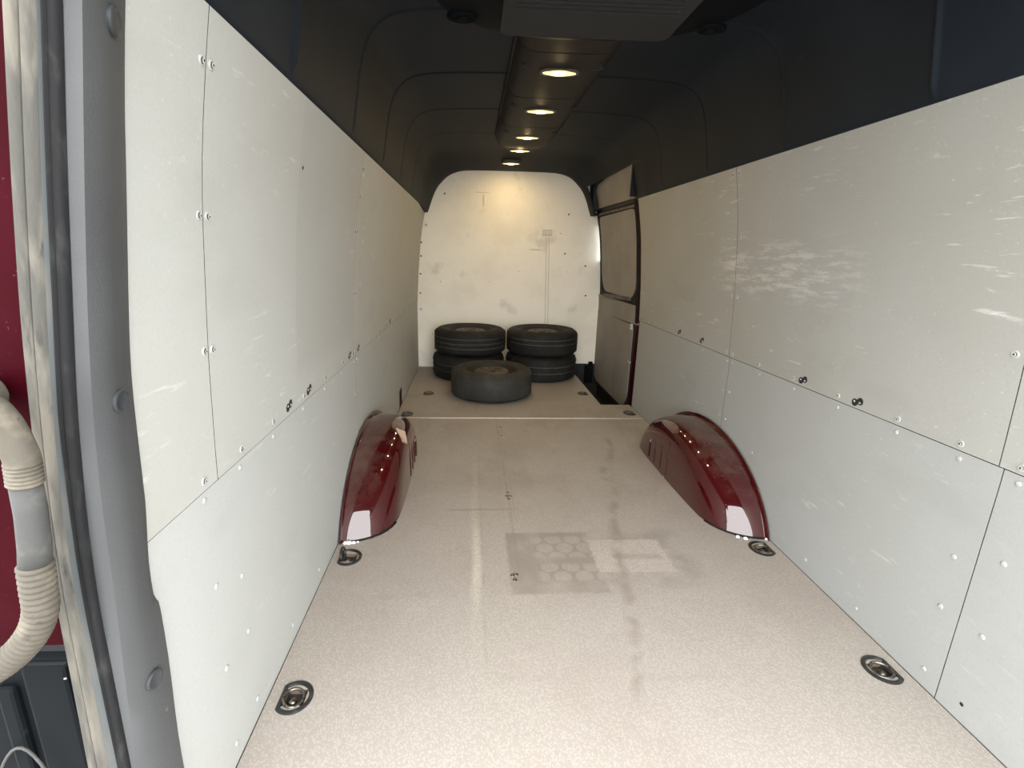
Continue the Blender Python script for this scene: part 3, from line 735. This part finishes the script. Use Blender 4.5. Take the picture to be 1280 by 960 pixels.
for x, y, z, l in LP:
    root = tag(empty('ceiling_lamp', (x, y, z)), l, 'lamp', 'lit ceiling lamps')
    prof_ = rrect(-.080, .080, -.040, .040, .030, 5)
    b = MB().extrude(prof_, lambda a_, c_, d: (a_, c_, d), .001, .034 if z < 1.82 else .05); b.obj('lamp_base', 'lampb', root)
    v = []; f = []; nn = 32; ks = [(1.0, .004), (1.0, -.0005), (.96, -.0015), (.5, -.002), (.02, -.002)]
    for sc, zz in ks:
        for i in range(nn):
            t = 2*PI*i/nn; c_, s_ = math.cos(t), math.sin(t)
            hx = .068; wy = .017+.015*math.exp(-((c_*hx)/.030)**2)
            v.append((hx*sc*math.copysign(abs(c_)**.7, c_), wy*sc*math.copysign(abs(s_)**.8, s_), zz))
    for k in range(len(ks)-1):
        for i in range(nn): f.append((k*nn+i, k*nn+(i+1) % nn, (k+1)*nn+(i+1) % nn, (k+1)*nn+i))
    link('lens', mesh('lens', v, f, 'lens', smooth=True), root)
    b = MB().lathe([(0, -.0042), (.010, -.0040), (.018, -.0030), (.021, -.0018)], 16, sx=1.2, sy=1.0); b.obj('bulb_cover', 'bulb', root, smooth=True)

unit = tag(empty('ventilation_unit', (0, 1.3, 1.88)), 'dark rounded ventilation unit with louvred grille on the ceiling', 'ventilation unit')
ol = []
for i in range(64):
    t = 2*PI*i/64; c_, s_ = math.cos(t), math.sin(t)
    ol.append((-.03+.475*math.copysign(abs(c_)**(2/2.6), c_), 1.30+.505*math.copysign(abs(s_)**(2/2.9), s_)-1.3))
v = []; f = []; lv = [(1.0, .0), (1.0, -.075), (.99, -.100), (.965, -.116), (.93, -.122), (.6, -.124), (.01, -.124)]
for sc, z in lv:
    for x, y in ol: v.append(((x+.03)*sc-.03, y*sc, z))
for k in range(len(lv)-1):
    for i in range(64): f.append((k*64+i, k*64+(i+1) % 64, (k+1)*64+(i+1) % 64, (k+1)*64+i))
link('housing', mesh('housing', v, f, 'unit', angle=.9), unit)
gp = rrect(-.275, .245, -.36, .445, .04, 5)
b = MB().extrude(gp, lambda a_, c_, d: (a_, c_, d), -.120, -.128); gr = bevel(b.obj('grille', 'grille', unit), .004)
ls = MB().box(-.24, .21, -.004, .004, -.1325, -.127).me('louvre', 'grille')
for k in range(24): link('louvre', ls, gr).location = (0, -.30+.0245*k, 0)
for x, y in ((-.385, .345), (.345, .350)):
    b = MB().lathe([(.046, -.118), (.044, -.127), (.036, -.129), (.032, -.125), (.020, -.125), (.018, -.131), (0, -.132)], 22, M=Matrix.Translation((x, y, 0)), sy=.7); b.obj('air_nozzle', 'unit', unit, angle=.7)

# ------------------------------------------------------------------ left rear pillar: cover, seals, red body, conduit
CX, CH = -.3566, 1.1074
def poly_at(pts, Yref, Y):
    k = Y/Yref; return [(CX+(x-CX)*k, Y, CH+(z-CH)*k) for x, z in pts]
def rail(pts3, zq):
    """pts3 ordered in z; x and y at the heights zq, extrapolated past the ends"""
    P = sorted(pts3, key=lambda p: p[2]); zz = [p[2] for p in P]
    out = []
    for z in zq:
        if z > zz[-1]: a, c = P[-3], P[-1]
        elif z < zz[0]: a, c = P[0], P[2]
        else: a = c = None
        if a: t = (z-a[2])/(c[2]-a[2]); out.append(Vector((a[0]+(c[0]-a[0])*t, a[1]+(c[1]-a[1])*t, z)))
        else: out.append(Vector((np.interp(z, zz, [p[0] for p in P]), np.interp(z, zz, [p[1] for p in P]), z)))
    return out
E1 = [(-.762, 1.353), (-.789, 1.199), (-.818, 1.019), (-.834, .897), (-.846, .762), (-.85, .664), (-.863, .472), (-.874, .318)]
E2 = [(-.75, 1.334), (-.774, 1.191), (-.799, 1.026), (-.816, .913), (-.829, .787), (-.837, .672), (-.84, .519), (-.842, .376)]
E3 = [(-.75, 1.324), (-.774, 1.187), (-.798, 1.029), (-.815, .921), (-.825, .802), (-.832, .692), (-.834, .545), (-.836, .408)]
E4 = [(-.757, 1.324), (-.782, 1.187), (-.808, 1.029), (-.824, .921), (-.836, .802), (-.844, .692), (-.848, .545), (-.852, .409)]
E5 = [(-.743, 1.303), (-.764, 1.179), (-.786, 1.036), (-.797, .938), (-.809, .829), (-.815, .73), (-.82, .597), (-.825, .473)]
ZQ = np.concatenate([np.linspace(-.05, .5, 12), [.54, .556, .562, .575], np.linspace(.60, 1.62, 32)])
def smoothr(r):
    for _ in range(3):
        r = [r[0]]+[(r[i-1]+r[i]*2+r[i+1])/4 for i in range(1, len(r)-1)]+[r[-1]]
    return r
e1 = smoothr(rail(poly_at(E1, .62, .622), ZQ)); e2 = smoothr(rail(poly_at(E2, .575, .620), ZQ))
e3 = smoothr(rail(poly_at(E3, .55, .614), ZQ)); e4 = smoothr(rail(poly_at(E4, .55, .609), ZQ)); e5 = smoothr(rail(poly_at(E5, .50, .600), ZQ))
e0 = []
for z in ZQ:
    y = .709+.022*sstep((z-.9)/.35)-.012*sstep((.74-z)/.14)
    if z < .568: y = .706-.012*sstep((.50-z)/.25)-.007*sstep((z-.552)/.016)
    e0.append(Vector((-(W(z)-.014), y, z)))
def loft(rails, mats, name, parent=None, close=False, **k):
    n = len(rails[0]); v = [tuple(p) for r in rails for p in r]; f = []
    R_ = len(rails)
    for a in range(R_ if close else R_-1):
        for i in range(n-1): f.append((a*n+i, ((a+1) % R_)*n+i, ((a+1) % R_)*n+i+1, a*n+i+1))
    if close: f += [tuple(a*n for a in range(R_)), tuple(a*n+n-1 for a in range(R_))]
    return link(name, mesh(name, v, f, mats, **k), parent)
off = lambda r, dx, dy: [p+Vector((dx, dy, 0)) for p in r]
lerp = lambda a, c, t: [p*(1-t)+q*t for p, q in zip(a, c)]
def arcmid(a, c, bx, t): return [p*(1-t)+q*t+Vector((bx, 0, 0)) for p, q in zip(a, c)]
pil = tag(empty('pillar_cover', (-.86, .66, 0)), 'dark grey grained plastic cover on the left rear pillar', 'pillar cover')
rails = [off(e0, -.022, .004), off(e0, -.004, .003), e0, arcmid(e0, e1, .006, .25), arcmid(e0, e1, .010, .55), arcmid(e0, e1, .009, .82), e1, lerp(e1, e2, .25), lerp(e1, e2, .6), e2, off(e2, -.006, .004), off(e2, -.03, .03)]
o = loft(rails, 'pillar', 'cover_shell', angle=.7); o.parent = pil; o.matrix_parent_inverse = Matrix.Translation((.86, -.66, 0))
capm = MB().lathe([(.0165, -.004), (.0165, .0030), (.0150, .0045), (.012, .0048), (.0105, .0040), (0, .0036)], 22).me('screw_cap', 'cap', angle=.7)
for z in (1.354, .905, .448):
    i = int(np.argmin(abs(ZQ-z))); a, c = e0[i], e1[i]; P = (a*.45+c*.55)+Vector((.010, 0, 0))
    P.z = z
    t = (a-c); n = Vector((t.y, -t.x, 0)).normalized()
    if n.x < 0: n = -n
    sl = Vector((e1[i+1]-e1[i-1])); n = (n - sl.normalized()*n.dot(sl.normalized())).normalized()
    o = link('screw_cap', capm, pil); o.location = P-Vector((-.86, .66, 0)); o.rotation_euler = n.to_track_quat('Z', 'Y').to_euler()
def bead(name, rl, r, m, label, cat, flat=1.0):
    b = MB().tube([tuple(p) for p in rl], r, 10, flat=flat); return tag(b.obj(name, m, smooth=True), label, cat)
sl = tag(empty('door_seal', (-.87, .61, 0)), 'black rubber door seal beside the left pillar cover', 'door seal')
def kid(o, p): o.parent = p; o.matrix_parent_inverse = Matrix.Translation(-Vector(p.location)); return o
kid(loft([off(e2, -.002, .006), off(lerp(e2, e3, .15), 0, -.003), off(lerp(e2, e3, .5), 0, -.009), off(lerp(e2, e3, .62), 0, -.004), off(lerp(e2, e3, .72), 0, -.010), off(lerp(e2, e3, .95), 0, -.006), off(e3, 0, .004)], 'rubber', 'seal_bulb', smooth=True), sl)
jb = loft([off(e2, -.004, .012), e3, e4, off(e4, -.006, .004)], 'jamb', 'door_jamb'); tag(jb, 'grey metal jamb strip between the rubber seal and the dirty weatherstrip', 'door jamb')
wsx = tag(empty('weatherstrip', (-.9, .59, 0)), 'dirty beige weatherstrip along the edge of the red bodywork', 'weatherstrip')
kid(loft([off(e4, .001, .004), off(lerp(e4, e5, .08), 0, -.006), off(lerp(e4, e5, .40), 0, -.008), off(lerp(e4, e5, .5), 0, -.002), off(lerp(e4, e5, .60), 0, -.009), off(lerp(e4, e5, .92), 0, -.010), off(e5, 0, 0), off(e5, -.004, .02)], 'seal', 'strip_lip', angle=.9), wsx)
# red bodywork behind the conduit
hi = [p for p in e5 if p.z > .535]
v = []; f = []; n = len(hi)
ths = [(.02, .03), (-.01, .024), (-.04, .022), (-.10, .022), (-.20, .024), (-.24, .04), (-.25, .12)]
for dx, dy in ths:
    for p in hi: v.append((p.x+dx, p.y+dy, p.z))
for k in range(len(ths)-1):
    for i in range(n-1): f.append((k*n+i, (k+1)*n+i, (k+1)*n+i+1, k*n+i+1))
body = tag(link('rear_body_panel', mesh('rear_body_panel', v, f, 'red', smooth=True)), 'dark red rear bodywork behind the grey cable conduit', 'body panel')
# black corner below it
cor = tag(empty('bumper_corner', (-.95, .62, -.1)), 'glossy black plastic bumper corner below the red bodywork', 'bumper')
b = MB().box(-1.16, -.905, .625, .72, -.12, .525); bevel(kid(b.obj('corner_shell', 'black'), cor), .012)
b = MB().box(-1.00, -.935, .612, .64, .10, .518); bevel(kid(b.obj('raised_rib', 'black'), cor), .006)
b = MB().box(-1.045, -1.018, .614, .64, .05, .48); bevel(kid(b.obj('raised_rib', 'black'), cor), .006)
b = MB().tube([(-1.06+.10*math.sin(t*.9), .600, .33+.075*math.sin(PI*.9*t)-.03*t) for t in np.linspace(0, 1.2, 14)], .0022, 8); kid(b.obj('loose_wire', 'sleeve', smooth=True), cor)

# conduit
Yh = .535; kf = Yh/.5
H = lambda x, z, dy=0: (CX+(x-CX)*kf*(1+dy/Yh), Yh+dy, CH+(z-CH)*kf*(1+dy/Yh))
cd = tag(empty('cable_conduit', H(-.83, .86)), 'grey corrugated cable conduit with a smooth elbow, against the red bodywork', 'conduit')
b = MB(); pts = catmull([H(-.868, .945, .045), H(-.858, .948, .02), H(-.842, .940), H(-.829, .922), H(-.8215, .898), H(-.821, .884)], 5)
b.tube(pts, [.0235-.0070*sstep(i/(len(pts)-1)*1.2) for i in range(len(pts))], 18); kid(b.obj('elbow', 'conduit', smooth=True), cd)
b = MB().tube([H(-.858, .955, .060), H(-.853, .958, .052), H(-.850, .955, .045)], [.030, .031, .028], 20); kid(b.obj('flange_ring', 'conduit', smooth=True), cd)
def corr(path, n, r0_, r1_, name):
    P = catmull(path, 24); L = [0]
    for i in range(1, len(P)): L.append(L[-1]+np.linalg.norm(P[i]-P[i-1]))
    per = 6; q = np.linspace(0, L[-1], n*per+1); pts = [tuple(np.interp(s_, L, [p[k] for p in P]) for k in range(3)) for s_ in q]
    rad = [r0_+(r1_-r0_)*abs(math.sin(PI*i/per))**.7 for i in range(len(q))]
    b = MB().tube(pts, rad, 18); return kid(b.obj(name, 'conduit', smooth=True), cd)
corr([H(-.821, .889), H(-.822, .876), H(-.8235, .862)], 6, .0150, .0172, 'bellows')
b = MB().tube([H(-.8232, .864), H(-.8245, .83), H(-.829, .79), H(-.8335, .766)], [.0150, .0153, .0158, .0160], 18); kid(b.obj('smooth_sleeve', 'sleeve', smooth=True), cd)
corr([H(-.8335, .768), H(-.8365, .735), H(-.8395, .708), H(-.852, .680), H(-.875, .652), H(-.905, .628), H(-.945, .606), H(-.99, .59)], 34, .0152, .0182, 'corrugated_hose')
